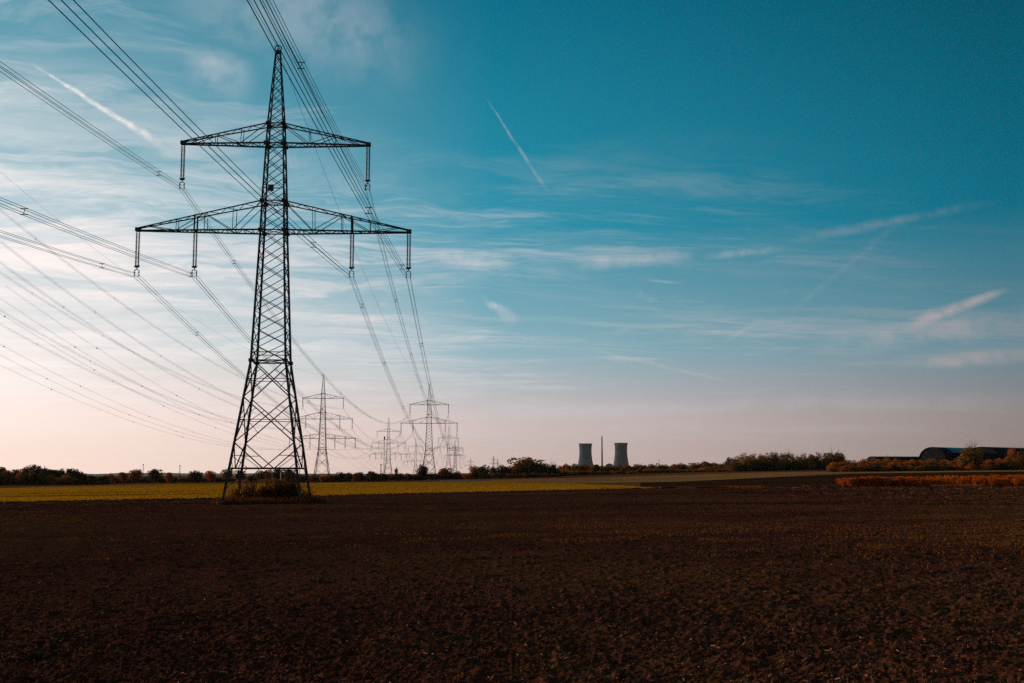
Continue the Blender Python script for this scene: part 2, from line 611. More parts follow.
# ------------------------------------------------------------------ ground
# base land: one sheet to the horizon
rad = np.concatenate([np.geomspace(2.0, 1200, 90), np.geomspace(1400, 14000, 24)])
ang = np.linspace(0, 2 * math.pi, 181)
R, A = np.meshgrid(rad, ang, indexing='ij')
X, Y = R * np.sin(A), R * np.cos(A)
P = np.stack([X, Y, gz(X, Y) - .10 - .00002 * R], -1)
tag(link('ground', grid_mesh('ground', P, M['far_ground'], True)), kind='structure')

EDGE = ([-700, 0, 170, 270, 560, 640, 760, 900, 1024, 1700], [519, 502.7, 499, 497, 490, 488.4, 487.3, 486.2, 486.0, 484.5])
GFAR = ([-700, 0, 60, 170, 300, 500, 560, 600, 655], [494, 488.4, 486.8, 484.2, 483.2, 482.3, 483.2, 484.8, 488.0])


def edge_depth(table, u):
    """depth of a field boundary for each image column u"""
    xs = np.asarray(table[0], float)
    ds = np.array([unproj(a, b)[1] for a, b in zip(*table)])
    return np.interp(u, xs, ds)


def sheet(name, top, bot, u0, u1, mat, lift, nu=120, nv=14, kind='structure', rough=0.0):
    u = np.linspace(u0, u1, nu)
    dn, df = edge_depth(bot, u), edge_depth(top, u)
    dn = dn + rough * (vnoise(u, u * 0, 9.0, 33) + .6 * vnoise(u, u * 0, 2.6, 34) - .6)
    s = np.linspace(0, 1, nv)[:, None]
    df = df + rough * .8 * (vnoise(u, u * 0, 11.0, 35) + .6 * vnoise(u, u * 0, 3.0, 36) - .8)
    D = dn[None] * (1 - s) + df[None] * s
    Xs = (u[None] - 512) / F * D * (CP + 0.0)
    P = np.stack([Xs, D, gz(Xs, D) + lift], -1)
    return tag(link(name, grid_mesh(name, P, mat, True)), kind=kind)


sheet('grass_field', GFAR, EDGE, -600, 655, M['grass'], .07, nu=700, rough=5.0)
STT = ([440, 560, 680, 760, 850, 1024, 1500], [480.8, 478.4, 475.2, 472.6, 471.4, 470.4, 469])
STB = ([440, 560, 600, 680, 760, 850, 1024, 1500], [481.8, 482.8, 483.2, 481.8, 477.8, 473.8, 471.4, 470])
sheet('stubble_field', STT, STB, 440, 1300, M['stubble'], .02)
FAT = ([600, 680, 760, 850, 1024, 1500], [484.2, 482.2, 478.2, 474.2, 471.8, 470.4])
sheet('fallow_field', FAT, EDGE, 640, 1300, M['fallow'], .05, nu=400, rough=4.0)
sheet('farm_track', ([425, 460, 490], [479.9, 479.6, 479.9]), ([425, 460, 490], [480.8, 480.9, 480.8]), 425, 490, M['track'], .035, 30, 4)

# ploughed field: a fan of clods
NU, NV = 2000, 900
u = np.linspace(-560, 1584, NU)
dn = np.full(NU, 8.5)
dfar = edge_depth(EDGE, u) + 7.0
s = np.linspace(0, 1, NV)[:, None]
inv = (1 / dn)[None] * (1 - s) + (1 / dfar)[None] * s
D = 1 / inv
Xs = (u[None] - 512) / F * D
# shake the fan so that no line of its grid shows
D = D + (rs.rand(NV, NU) - .5) * .35 * np.gradient(D, axis=0)
Xs = Xs + (rs.rand(NV, NU) - .5) * .35 * np.gradient(Xs, axis=1)


def clods(x, y):
    # finer lumps than the sheet can carry fade out with distance
    ds = y * y / (F * 3.1) * .45 + .02

    def w(lam): return np.clip(lam / (1.1 * ds), .34, 1.0)
    h = .014 * (1 - np.abs(2 * vnoise(x, y, .31, 1) - 1)) * w(.31) + .022 * vnoise(x, y, .17, 2) * w(.17) + .040 * vnoise(x, y, .095, 3) ** 2 * w(.095)
    h = h + .030 * vnoise(x, y, .052, 4) * w(.052) + .06 * vnoise(x, y, .9, 5) + .12 * vnoise(x, y, 9.0, 6)
    lump = np.clip(vnoise(x, y, .085, 7) - .62, 0, 1) * .10 * w(.085) + np.clip(vnoise(x, y, .24, 8) - .76, 0, 1) * .28 * w(.24)
    rows = .008 * np.sin((x * .75 + y * .22) * 4.2 + 3 * vnoise(x, y, 5.0, 9)) * w(1.2)
    return h + lump + rows


Zs = gz(Xs, D) + clods(Xs, D) - .12
Zs[-1] = gz(Xs[-1], D[-1]) - .3
tag(link('ploughed_field', grid_mesh('ploughed_field', np.stack([Xs, D, Zs], -1), M['soil'])), kind='structure')


def blades(name, x, y, z, hgt, wid, mat, lean=.5):
    n = len(x)
    a = rs.rand(n) * 6.283
    b = rs.rand(n) * 6.283
    h = hgt * (.5 + rs.rand(n)); w = wid * (.6 + .8 * rs.rand(n))
    dx, dy = np.cos(a) * w / 2, np.sin(a) * w / 2
    lx, ly = np.cos(b) * h * lean * rs.rand(n), np.sin(b) * h * lean * rs.rand(n)
    Q = np.empty((n, 4, 3))
    Q[:, 0] = np.stack([x - dx, y - dy, z], -1)
    Q[:, 1] = np.stack([x + dx, y + dy, z], -1)
    Q[:, 2] = np.stack([x + dx * .35 + lx, y + dy * .35 + ly, z + h], -1)
    Q[:, 3] = np.stack([x - dx * .35 + lx, y - dy * .35 + ly, z + h], -1)
    return link(name, quads_mesh(name, Q, [mat]))


def field_points(n, d0, d1, umin=-120, umax=1144):
    uu = umin + rs.rand(n) * (umax - umin)
    d = 1 / (1 / d0 + rs.rand(n) * (1 / d1 - 1 / d0))
    x = (uu - 512) / F * d
    return x, d


# bleached straw: short round-edged stalks lying on the soil
mb = MB()
x, y = field_points(2600, 12, 75)
keep = .5 * vnoise(x, y, 4.0, 31) + .5 * vnoise(x, y, .9, 32) > .47
x, y = x[keep], y[keep]
z = gz(x, y) + clods(x, y) - .12 + .015
for i in range(len(x)):
    a = random.random() * 6.283; L = random.choice((.02, .025, .03, .035, .04, .05, .06, .10)); e = random.uniform(-.25, .45)
    dx, dy, dz = math.cos(a) * L / 2, math.sin(a) * L / 2, e * L / 2
    mb.bar((x[i] - dx, y[i] - dy, z[i] - dz + .01), (x[i] + dx, y[i] + dy, z[i] + dz + .012), random.uniform(.006, .014))
tag(mb.build('straw_bits', M['straw']), 'pale broken straw lying scattered over the dark ploughed soil', 'straw', kind='stuff')

n = 42000
x, y = field_points(n, 11, 100)
keep = (.5 * vnoise(x, y, 3.0, 45) + .5 * vnoise(x, y, .7, 46)) > .40
x, y = x[keep], y[keep]
tag(blades('stubble', x, y, gz(x, y) + clods(x, y) - .125, .030, .034, M['stubble_bits'], 1.6),
    'fine broken stubble mixed through the dark ploughed soil', 'stubble', kind='stuff')
x, y = field_points(26000, 16, 128)
keep = (.6 * vnoise(x, y, 14.0, 41) + .4 * vnoise(x, y, 1.6, 42)) > .62 - .16 * sstep(-20, 25, x) * sstep(30, 50, y) * sstep(115, 90, y)
x, y = x[keep], y[keep]
xb, yb = field_points(34000, 42, 118)
kb = (.5 * vnoise(xb, yb, 18.0, 43) + .5 * vnoise(xb, yb, 2.2, 44)) > .56 - .10 * sstep(-15, 30, xb) + .14 * sstep(70, 44, yb) + .12 * sstep(95, 116, yb)
x = np.concatenate([x, xb[kb]]); y = np.concatenate([y, yb[kb]])
tag(blades('field_weeds', x, y, gz(x, y) + clods(x, y) - .125, .055, .04, M['weed'], .9),
    'sparse olive weeds sprouting between the clods of the ploughed field', 'weeds', kind='stuff')

# rough grass along the far edge of the ploughed field
uu = 600 + rs.rand(6000) * 480
d = edge_depth(EDGE, uu) + np.abs(rs.randn(6000)) * 3.5 - 1.0
x = (uu - 512) / F * d
keep = vnoise(x, d, 5.0, 51) > .55
x, d = x[keep], d[keep]
tag(blades('verge_grass', x, d, gz(x, d) - .08, .30, .08, M['weed'], .8),
    'dry yellow tufts of grass along the far edge of the ploughed field', 'grass', kind='stuff')
# short grass standing on the yellow field
n = 110000
uu = -60 + rs.rand(n) * 720
d0, d1 = edge_depth(EDGE, uu), edge_depth(GFAR, uu)
q = rs.rand(n) ** 1.25
d = d0 + (d1 - d0) * q + rs.randn(n) * 1.8
x = (uu - 512) / F * d
keep = (.5 * vnoise(x * .12, d, 9.0, 55) + .5 * vnoise(x, d, 1.8, 56)) > .47 + .25 * sstep(520, 650, uu)
x, d = x[keep], d[keep]
tag(blades('field_grass', x, d, gz(x, d) + .02, .13, .20, M['grass_blade'], .8),
    'short yellow grass covering the long strip of field behind the large pylon', 'grass', kind='stuff')

# orange fern crop on the right
uu = 838 + rs.rand(1500) * 270
dnear = edge_depth(EDGE, uu) + 1.5
row = np.floor(rs.rand(1500) ** 1.3 * (3 + 24 * np.clip((uu - 838) / 186, 0, 1.1)))
d = dnear + row * 1.9 + rs.randn(1500) * .25
x = (uu - 512) / F * d
x = np.round(x / .9) * .9 + rs.randn(1500) * .15
Q = []
for xi, yi in zip(x, d):
    if vnoise(np.array([xi]), np.array([yi]), 2.6, 61)[0] < (.54 if yi - np.interp(512 + xi / yi * F, np.sort(uu), dnear[np.argsort(uu)]) < 4 else .25): continue
    n = 36; hv = .55 + .75 * vnoise(np.array([xi]), np.array([yi]), 1.6, 62)[0]
    th = rs.rand(n) * 6.283; hh = rs.rand(n) ** .6 * 1.2 * hv
    rr = (.12 + .50 * np.sin(np.clip(hh / 1.6, 0, 1) * 2.6)) * np.sqrt(rs.rand(n))
    c = np.stack([xi + rr * np.cos(th), yi + rr * np.sin(th), gz(xi, yi) + hh], -1)
    v1 = rs.randn(n, 3); v1[:, 2] += 1.3; v1 /= np.linalg.norm(v1, axis=1)[:, None]
    v2 = np.cross(v1, rs.randn(n, 3)); v2 /= np.linalg.norm(v2, axis=1)[:, None]
    a, b = v1 * .19, v2 * .07
    Q.append(np.stack([c - a - b * .4, c - a + b * .4, c + a + b, c + a - b], 1))
tag(link('fern_crop', quads_mesh('fern_crop', np.concatenate(Q), [M['orange']])),
    'bright orange feathery crop standing in a long strip at the right', 'crop', kind='stuff')

# low wooded rise on the horizon
az = np.linspace(-60, 60, 240)
hh = 3 + 6 * vnoise(az, az * 0, 6.0, 71) + 7 * vnoise(az, az * 0, 1.2, 72) + 4 * vnoise(az, az * 0, .4, 73)
Rr = 7600 + 500 * vnoise(az, az * 0, 9.0, 74)
ro = []
for k, (dr, f) in enumerate(((-900, -.3), (-250, .75), (0, 1.0), (600, .8), (1500, -.3))):
    rr = Rr + dr
    xx, yy = rr * np.sin(np.radians(az)), rr * np.cos(np.radians(az))
    ro.append(np.stack([xx, yy, gz(xx, yy) + hh * f], -1))
tag(link('hills', grid_mesh('hills', np.array(ro), M['hill'], True)), kind='structure')

# ------------------------------------------------------------------ pylons
PROF_Z = [0, 15.4, 29.9, 33.2, 39.8, 42.1, 51.0]
PROF_W = [4.15, 1.86, 1.28, 1.20, .95, .85, .22]


def hw(z):
    return float(np.interp(z, PROF_Z, PROF_W))


CORN = [(-1, -1), (1, -1), (1, 1), (-1, 1)]


def cpt(i, z):
    w = hw(z)
    return np.array([CORN[i][0] * w, CORN[i][1] * w, z])


def insulator_mesh(L):
    mb = MB()
    for sx in (-.14, .14):
        prof = [(.045, 0)]
        n = 26
        for k in range(n):
            z0 = -.25 - (L - .55) * k / n
            st = (L - .55) / n
            prof += [(.05, z0), (.145, z0 - st * .35), (.05, z0 - st * .6)]
        prof += [(.045, -L + .22)]
        prof = [(r, z) for r, z in prof]
        mb.lathe(prof[::-1], 8, (sx, 0, 0))
    return mb.mesh('insulator', True)


def yoke_mesh():
    mb = MB()
    mb.box((0, 0, 0.02), (.50, .10, .16))
    mb.box((0, 0, -.16), (.10, .06, .24))
    mb.bar((-.34, 0, .10), (.34, 0, .16), .07)        # arcing horn
    mb.bar((-.06, 0, -.26), (-.27, 0, -.40), .08)
    mb.bar((.06, 0, -.26), (.27, 0, -.40), .08)
    for s in (-1, 1):
        mb.bar((s * .27, 0, -.38), (s * .24, 0, -.98), .07)
        mb.box((s * .22, 0, -.58), (.10, .34, .07))
        mb.box((s * .22, 0, -.98), (.10, .34, .07))
    return mb.mesh('yoke')


INS_L = 4.25
ME_INS = insulator_mesh(INS_L); ME_INS.materials.append(M['porcelain'])
ME_YOKE = yoke_mesh(); ME_YOKE.materials.append(M['fitting'])
WIRE_DZ = -(INS_L + .78)       # middle of the bundle below the arm


def crossarm(side, zlow, zhigh, tip, inner, nseg):
    """one side of a crossarm: two lower and two upper chords with lacing"""
    mb = MB()
    s = side
    wl, wh = hw(zlow), hw(zhigh)
    tipw = .22
    tz = zlow + .30
    lo = [np.array([s * wl, e * wl, zlow]) for e in (-1, 1)]
    hi = [np.array([s * wh, e * wh, zhigh]) for e in (-1, 1)]
    tl = [np.array([s * tip, e * tipw, zlow + .02]) for e in (-1, 1)]
    th = [np.array([s * tip, e * tipw, tz]) for e in (-1, 1)]
    for e in (0, 1):
        mb.bar(lo[e], tl[e], .165, .14)
        mb.bar(hi[e], th[e], .12, .11)
    P = lambda a, b, q: a * (1 - q) + b * q
    # lacing between the two lower chords and short posts / diagonals on the sides
    qs = np.linspace(0, 1, nseg + 1)
    for k in range(nseg):
        q0, q1 = qs[k], qs[k + 1]
        e = k % 2
        mb.bar(P(lo[e], tl[e], q0), P(lo[1 - e], tl[1 - e], q1), .075)
        mb.bar(P(lo[0], tl[0], q0), P(lo[1], tl[1], q0), .065)
        mb.bar(P(hi[e], th[e], q0), P(hi[1 - e], th[1 - e], q1), .055)
    ns = max(3, nseg // 3)
    qs = np.linspace(0, .92, ns + 1)
    for k in range(ns):
        q0, q1 = qs[k], qs[k + 1]
        for e in (0, 1):
            if k > 0: mb.bar(P(lo[e], tl[e], q0), P(hi[e], th[e], q0), .065)
            if k % 2: mb.bar(P(lo[e], tl[e], q0), P(hi[e], th[e], q1), .07)
            else: mb.bar(P(hi[e], th[e], q0), P(lo[e], tl[e], q1), .07)
    mb.box((s * (tip + .05), 0, zlow + .14), (.55, .62, .42))
    for xi in inner:
        q = (xi - wl) / (tip - wl)
        for e in (0, 1):
            mb.bar(P(lo[e], tl[e], q), P(hi[e], th[e], q) + np.array([0, 0, .1]), .15)
        mb.bar(P(lo[0], tl[0], q), P(lo[1], tl[1], q), .16)
    return mb


def gusset(mb, p, s=.42):
    mb.box(p, (s, s, s * .8))


def make_pylon(arms, label):
    """arms: list of (zlow, zhigh, tip, [inner insulator positions], segments)"""
    root = empty('transmission_pylon')
    tag(root, label, 'pylon', 'lattice pylons of the overhead power lines')
    for i in range(4):
        mb = MB()
        zs = [-.4, 15.4, 29.9, 33.2, 42.1, 50.6]
        rr = [.125, .115, .10, .092, .07, .045]
        mb.tube([cpt(i, z) for z in zs], rr, 4)
        mb.build('leg', M['steel'], root)
        f = MB()
        b = cpt(i, -.05)
        f.lathe([(.55, -.8), (.55, .18), (.42, .30), (.05, .32)], 14, (b[0], b[1], 0))
        f.build('foundation', M['foundation'], root)
    # bracing
    mb = MB()

    def xpanel(z0, z1, w, red=False):
        for i in range(4):
            j = (i + 1) % 4
            mb.bar(cpt(i, z0), cpt(j, z1), w); mb.bar(cpt(j, z0), cpt(i, z1), w)
            if red:
                zm = (z0 + z1) / 2
                mb.bar(cpt(i, zm), cpt(j, zm), .07)
                for a, b in ((i, j), (j, i)):
                    mb.bar((cpt(a, z0) * .75 + cpt(b, z1) * .25), cpt(a, zm), .06)
                    mb.bar((cpt(a, z1) * .75 + cpt(b, z0) * .25), cpt(a, zm), .06)
    xpanel(11.4, 15.4, .11, True)
    xpanel(6.5, 11.4, .11, True)
    for i in range(4):
        j = (i + 1) % 4
        mid = (cpt(i, 3.75) + cpt(j, 3.75)) / 2
        mb.bar(cpt(i, 6.5), mid, .11); mb.bar(cpt(j, 6.5), mid, .11)
        mb.bar(cpt(i, 3.75), cpt(j, 3.75), .17)
        mb.bar(cpt(i, 5.1), cpt(i, 6.5) * .5 + mid * .5, .07)
        mb.bar(cpt(j, 5.1), cpt(j, 6.5) * .5 + mid * .5, .07)
        q = cpt(i, 3.75) * .72 + cpt(j, 3.75) * .28
        mb.bar(q, cpt(i, 1.4), .07); mb.bar(q, cpt(i, 5.1), .06)
        q = cpt(j, 3.75) * .72 + cpt(i, 3.75) * .28
        mb.bar(q, cpt(j, 1.4), .07); mb.bar(q, cpt(j, 5.1), .06)
        mb.bar(cpt(i, 15.4), cpt(j, 15.4), .14)
        mb.bar(cpt(i, 16.3), cpt(j, 16.3), .08)
        mb.bar(cpt(i, 3.75), (cpt(i, 3.75) + cpt(j, 3.75) + cpt(i - 1, 3.75) + cpt(j, 3.75)) / 4, .06)
    z = 15.4
    brk = [29.9, 33.2, 39.8, 42.1, 50.2]
    for b in brk:
        n = max(1, round((b - z) / (2 * hw((z + b) / 2) * (.58 if b < 34 else .72 if b < 43 else 1.05))))
        for k in range(n):
            xpanel(z + (b - z) * k / n, z + (b - z) * (k + 1) / n, .072 if b < 43 else .06)
        if b < 45:
            for i in range(4):
                mb.bar(cpt(i, b), cpt((i + 1) % 4, b), .12)
        z = b
    for zz in (15.4, 29.9, 33.2, 39.8, 42.1):
        for i in range(4):
            gusset(mb, cpt(i, zz), .46 if zz < 40 else .36)
        mb.bar(cpt(0, zz), cpt(2, zz), .07); mb.bar(cpt(1, zz), cpt(3, zz), .07)
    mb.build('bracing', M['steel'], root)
    # peak
    mb = MB()
    mb.box((0, 0, 50.55), (.62, .62, .26))
    th = np.linspace(-.6, math.pi + .6, 14)
    mb.tube(np.stack([.36 * np.cos(th), 0 * th, 50.98 + .36 * np.sin(th)], -1), .065, 5)
    mb.bar((0, -.5, 50.75), (0, .5, 50.75), .12)
    mb.build('peak', M['steel'], root)
    # small diamond plate between the crossarms
    mb = MB()
    mb.box((-.25, -hw(34.6) - .09, 34.6), (.62, .05, .75))
    mb.box((-.25, -hw(34.6) + .02, 34.6), (2 * hw(34.6), .08, .08))
    mb.build('number_plate', M['steel'], root)
    for (zl, zh, tip, inner, ns) in arms:
        for s in (-1, 1):
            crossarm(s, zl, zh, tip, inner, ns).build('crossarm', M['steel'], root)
            for xx in [tip + .05] + list(inner):
                o = link('insulator', ME_INS, root)
                o.location = (s * xx, 0, zl - .02)
                y_ = link('yoke', ME_YOKE, o)
                y_.location = (0, 0, -INS_L + .20)
    return root


ARMS_A = [(29.9, 33.2, 14.9, [8.65], 14), (39.8, 42.1, 10.25, [], 11)]
ARMS_B = ARMS_A + [(20.6, 22.9, 16.6, [6.3, 11.5], 14)]
ZB = 1.065
LA, LB = -.0355, -.0365
lineA = [(-26.45, 129.0), (-44.3, 632.0), (-64.8, 1210.0), (-82.0, 1700.0)]
lineB = [(-96.4, 602.0), (-111.6, 1070.0), (-134.8, 1660.0)]
lab_A = ['very large dark steel lattice pylon with two crossarms standing nearest in the ploughed field',
         'two-armed pylon behind the shrubs, second of its row after the large near one',
         'small faint two-armed pylon, third of its row, beside the second two-armed one',
         'tiny pale two-armed pylon, last and smallest of the two-armed row']
lab_B = ['three-armed lattice pylon standing just right of the large near pylon legs',
         'three-armed pylon of middle size between the nearer three-armed and two-armed pylons',
         'tiny faint three-armed pylon, smallest of the three-armed row']
pa = make_pylon(ARMS_A, lab_A[0])
pb = make_pylon(ARMS_B, lab_B[0])
for (pr, pts, labs, ang) in ((pa, lineA, lab_A, LA), (pb, lineB, lab_B, LB)):
    for i, (x, y) in enumerate(pts):
        o = pr if i == 0 else copy_tree(pr)
        o.location = (x, y, float(gz(x, y)))
        o.rotation_euler = (0, 0, -ang)
        o["label"] = labs[i]
        if pr is pb: o.scale = (1, 1, ZB)

# more, thinner pylons and masts far away
def far_pylon(px, top, Y, arms, label, mast=False):
    x = x_at(px, top, Y)
    g = float(gz(x, Y)); h = z_at(top, Y) - g
    root = empty('lattice_mast' if mast else 'far_pylon', (x, Y, g), random.uniform(-.3, .3))
    tag(root, label, 'mast' if mast else 'pylon', 'thin masts on the horizon' if mast else 'lattice pylons of the overhead power lines')
    mb = MB()
    w0, w1 = (.7, .3) if mast else (3.2, .4)
    for sx, sy in CORN:
        mb.bar((sx * w0, sy * w0, -1), (sx * w1, sy * w1, h), .5 if not mast else .22, .3 if not mast else .16)
    n = 8
    for k in range(n):
        a, b = k / n, (k + 1) / n
        wa, wb = w0 + (w1 - w0) * a, w0 + (w1 - w0) * b
        for i in range(4):
            (p, q), (r, s_) = CORN[i], CORN[(i + 1) % 4]
            mb.bar((p * wa, q * wa, h * a), (r * wb, s_ * wb, h * b), .25 if not mast else .12)
    mb.build('lattice_body', M['steel'], root)
    if mast:
        m2 = MB(); m2.box((0, 0, h * .95), (1.6, 1.6, h * .07)); m2.build('antenna', M['fitting'], root)
    for zf, L in arms:
        m2 = MB()
        for e in (-1, 1):
            m2.bar((-L, 0, h * zf), (L, e * .8, h * zf), .45)
            m2.bar((0, e * .5, h * zf + 2.2), (L, 0, h * zf), .3)
            m2.bar((0, e * .5, h * zf + 2.2), (-L, 0, h * zf), .3)
        m2.build('crossarm', M['steel'], root)
    return root


far_pylon(470.6, 458.5, 2700, [(.6, 13), (.8, 9)], 'tiny far pylon right of the two-armed row, above the reddish tree')
far_pylon(493.5, 456.5, 2900, [(.62, 10), (.82, 7)], 'tiny far pylon on the horizon left of the big rounded brown tree')
far_pylon(497.6, 458.8, 3200, [(.7, 9)], 'tiny far single-armed pylon close beside the one left of the rounded tree')
far_pylon(384.5, 436.0, 1350, [], 'thin dark mast close left of the middle three-armed pylon', True)
far_pylon(381.0, 464.0, 1500, [], 'short thin mast left of the middle three-armed pylon', True)
far_pylon(143.4, 464.0, 1800, [], 'thin mast rising behind the small trees at the left', True)
far_pylon(180.0, 465.0, 2200, [], 'thin pale mast in the gap right of the dark round tree', True)
far_pylon(659.0, 459.5, 2600, [], 'thin mast above the hedge right of the cooling towers', True)
far_pylon(642.0, 463.0, 2600, [], 'small thin mast above the hedge close right of the cooling tower', True)
far_pylon(455.5, 446.0, 1900, [(.7, 10), (.85, 8)], 'small faint pylon right beside the last two-armed pylons')

# ------------------------------------------------------------------ power cables
mb = MB()
c = .21
for zz in (-c, c):
    mb.bar((-c, 0, zz), (c, 0, zz), .045)
mb.bar((-.05, 0, -c), (.05, 0, c), .035)
for sx, sz in CORN:
    mb.box((sx * c, 0, sz * c), (.06, .14, .06))
ME_SPACER = mb.mesh('spacer'); ME_SPACER.materials.append(M['fitting'])
mb = MB()
mb.box((0, 0, -.12), (.22, .34, .12))
mb.box((0, 0, 0), (.40, .16, .09))
ME_SPACER2 = mb.mesh('spacer'); ME_SPACER2.materials.append(M['fitting'])


def line_path(pts, lat, zrel, ang, first, sag0, nper=44, lift=0.0, sag1=None):
    """hanging curve through the pylons of one line, in world coordinates"""
    nodes = [first] + list(pts)
    out, cuts = [], []
    ca, sa = math.cos(ang), math.sin(ang)
    at = []
    for (x, y) in nodes:
        at.append(np.array([x + lat * ca, y - lat * sa, float(gz(x, y)) + zrel]))
    at[0][2] += lift
    for k in range(len(at) - 1):
        a, b = at[k], at[k + 1]
        L = np.linalg.norm(b - a)
        t = np.linspace(0, 1, nper, endpoint=(k == len(at) - 2))
        p = a[None] * (1 - t[:, None]) + b[None] * t[:, None]
        sg = sag1 if (k == 0 and sag1) else sag0 * (L / 480) ** 2
        p[:, 2] -= sg * 4 * t * (1 - t)
        out.append(p)
    return np.concatenate(out), at


def sub_cable(pts, lat, zrel, ang, first, sag, quad, label, group, spacer_rng, name='power_cable', r=.0135):
    path, at = line_path(pts, lat, zrel, ang, first[:2], sag, lift=first[2], sag1=first[3] if len(first) > 3 else None)
    root = empty(name, tuple(at[1]))
    tag(root, label, 'cable', group)
    org = at[1][None]
    if quad == 4:
        offs = [(-.2, -.2), (.2, -.2), (.2, .2), (-.2, .2)]
    elif quad == 2:
        offs = [(-.2, 0), (.2, 0)]
    else:
        offs = [(0, 0)]
    for dx, dz in offs:
        m_ = MB()
        m_.tube(path - org + np.array([[dx, 0, dz]]), r, 4)
        m_.build('wire', M['wire'], root)
    # spacers
    if spacer_rng:
        y0, y1, step = spacer_rng
        yy = y0 + random.uniform(0, step)
        while yy < y1:
            p = np.array([np.interp(yy, path[:, 1], path[:, k]) for k in range(3)])
            o = link('spacer', ME_SPACER if quad == 4 else ME_SPACER2, root)
            o.location = tuple(p - at[1])
            o.rotation_euler = (0, 0, -ang)
            yy += step * random.uniform(.8, 1.2)
    return root


fA = (lineA[0][0] - LA * 480, lineA[0][1] - 480.0, 0.0, 10.6)
fB = (-127.4, 254.8, 28.7, 10.7)
GA, GB = 'cables of the two-armed pylon line', 'cables of the three-armed pylon line'
for s, w in ((-1, 'left'), (1, 'right')):
    side = 'toward the left' if s < 0 else 'toward the right'
    for lat, zl, nm in ((14.95, 29.9, f'outer insulator on the lower {w} arm of the largest pylon'),
                        (8.65, 29.9, f'inner insulator on the lower {w} arm of the largest pylon'),
                        (10.3, 39.8, f'upper {w} arm of the largest pylon')):
        sub_cable(lineA, s * lat, zl + WIRE_DZ, LA, fA, 12.2, 4, 'power cable hung from the ' + nm, GA, (58, 620, 46))
    for lat, zl, q, nm in ((10.3, 39.8, 4, 'top crossarm tip'), (14.95, 29.9, 4, 'middle crossarm tip'), (8.65, 29.9, 4, 'middle crossarm inner insulator'),
                           (16.65, 20.6, 2, 'lowest crossarm tip'), (11.5, 20.6, 2, 'lowest crossarm middle insulator'), (6.3, 20.6, 2, 'lowest crossarm inner insulator')):
        sub_cable(lineB, s * lat, (zl + WIRE_DZ) * ZB, LB, fB, 12.0, q, f'thin cable at the {w} {nm} of the nearest three-armed pylon', GB, (262, 590, 50), r=.0105)
sub_cable(lineA, 0, 51.0, LA, fA, 9.0, 1, 'single earth wire running over the top of the large near pylon', GA, None, 'earth_wire', .015)
sub_cable(lineB, 0, 51.0 * ZB, LB, fB, 9.0, 1, 'single earth wire running over the tops of the three-armed pylons', GB, None, 'earth_wire', .015)

# ------------------------------------------------------------------ power station
def at_far(px, top, Y):
    x = x_at(px, top, Y)
    g = float(gz(x, Y))
    return x, g, z_at(top, Y) - g


def cooling_tower(px, top, label):
    Y = 6300
    x, g, h = at_far(px, top, Y)
    root = empty('cooling_tower', (x, Y, g), random.random())
    tag(root, label, 'cooling tower', 'cooling towers of the power station')
    k = h / 160.0
    prof = []
    for q in np.linspace(0, 1, 26):
        z = 11 + q * (160 - 11)
        zt = 122
        r = 32.3 * math.sqrt(1 + ((z - zt) / 98.0) ** 2) if z < zt else 32.3 * math.sqrt(1 + ((z - zt) / 78.0) ** 2)
        prof.append((r * 1.0, z * k))
    m_ = MB(); m_.lathe(prof, 64); m_.lathe([(r - .6, z) for r, z in prof][::-1], 64)
    m_.build('shell', M['tower'], root, True)
    r1, z1 = prof[-1]
    m_ = MB(); m_.lathe([(r1 - .8, z1 - 1.4), (r1 + 1.0, z1 - 1.4), (r1 + 1.0, z1 + .3), (r1 - .8, z1 + .3), (r1 - .8, z1 - 1.4)], 64)
    m_.build('rim', M['tower'], root)
    r0, z0 = prof[0]
    m_ = MB()
    for i in range(36):
        a0, a1 = i / 36 * 6.2832, (i + 1) / 36 * 6.2832
        for p, q in ((a0, a1), (a1, a0)):
            m_.bar(((r0 + 2) * math.cos(p), (r0 + 2) * math.sin(p), -1), (r0 * math.cos(q), r0 * math.sin(q), z0 + .5), 1.1)
    m_.build('support_columns', M['tower'], root)


cooling_tower(585.4, 443.6, 'left of the two concrete cooling towers behind the orange hedge')
cooling_tower(620.9, 443.0, 'right of the two concrete cooling towers, beyond the tall thin chimney')
Y = 5900
x, g, h = at_far(601.9, 436.8, Y)
root = empty('chimney', (x, Y, g))
tag(root, 'tall slender concrete chimney standing between the two cooling towers', 'chimney')
m_ = MB(); m_.lathe([(5.2, -2), (4.2, h * .35), (3.3, h * .7), (2.9, h)], 20, closed_top=True); m_.build('shaft', M['chimney'], root, True)
m_ = MB(); m_.lathe([(2.4, h), (2.4, h + 2.5), (2.0, h + 2.5), (2.0, h)], 16); m_.build('flue_tip', M['steel'], root)
for q in (.55, .9):
    r = np.interp(q, [0, .35, .7, 1], [5.2, 4.2, 3.3, 2.9])
    m_ = MB(); m_.lathe([(r, h * q - .5), (r + 1.2, h * q - .5), (r + 1.2, h * q + .9), (r, h * q + .9)], 16); m_.build('platform', M['chimney'], root)
x, g, h = at_far(609.3, 463.4, 5900)
root = empty('reactor_building', (x, 5900, g))
tag(root, 'low domed reactor building peeping over the hedge between chimney and cooling tower', 'building')
m_ = MB(); m_.lathe([(19, -2), (19, h * .68)], 40); m_.build('wall', M['chimney'], root)
m_ = MB(); m_.lathe([(19.4 * math.cos(a), h * .68 + (h * .32) * math.sin(a)) for a in np.linspace(0, 1.57, 9)], 40); m_.build('dome', M['tower'], root, True)


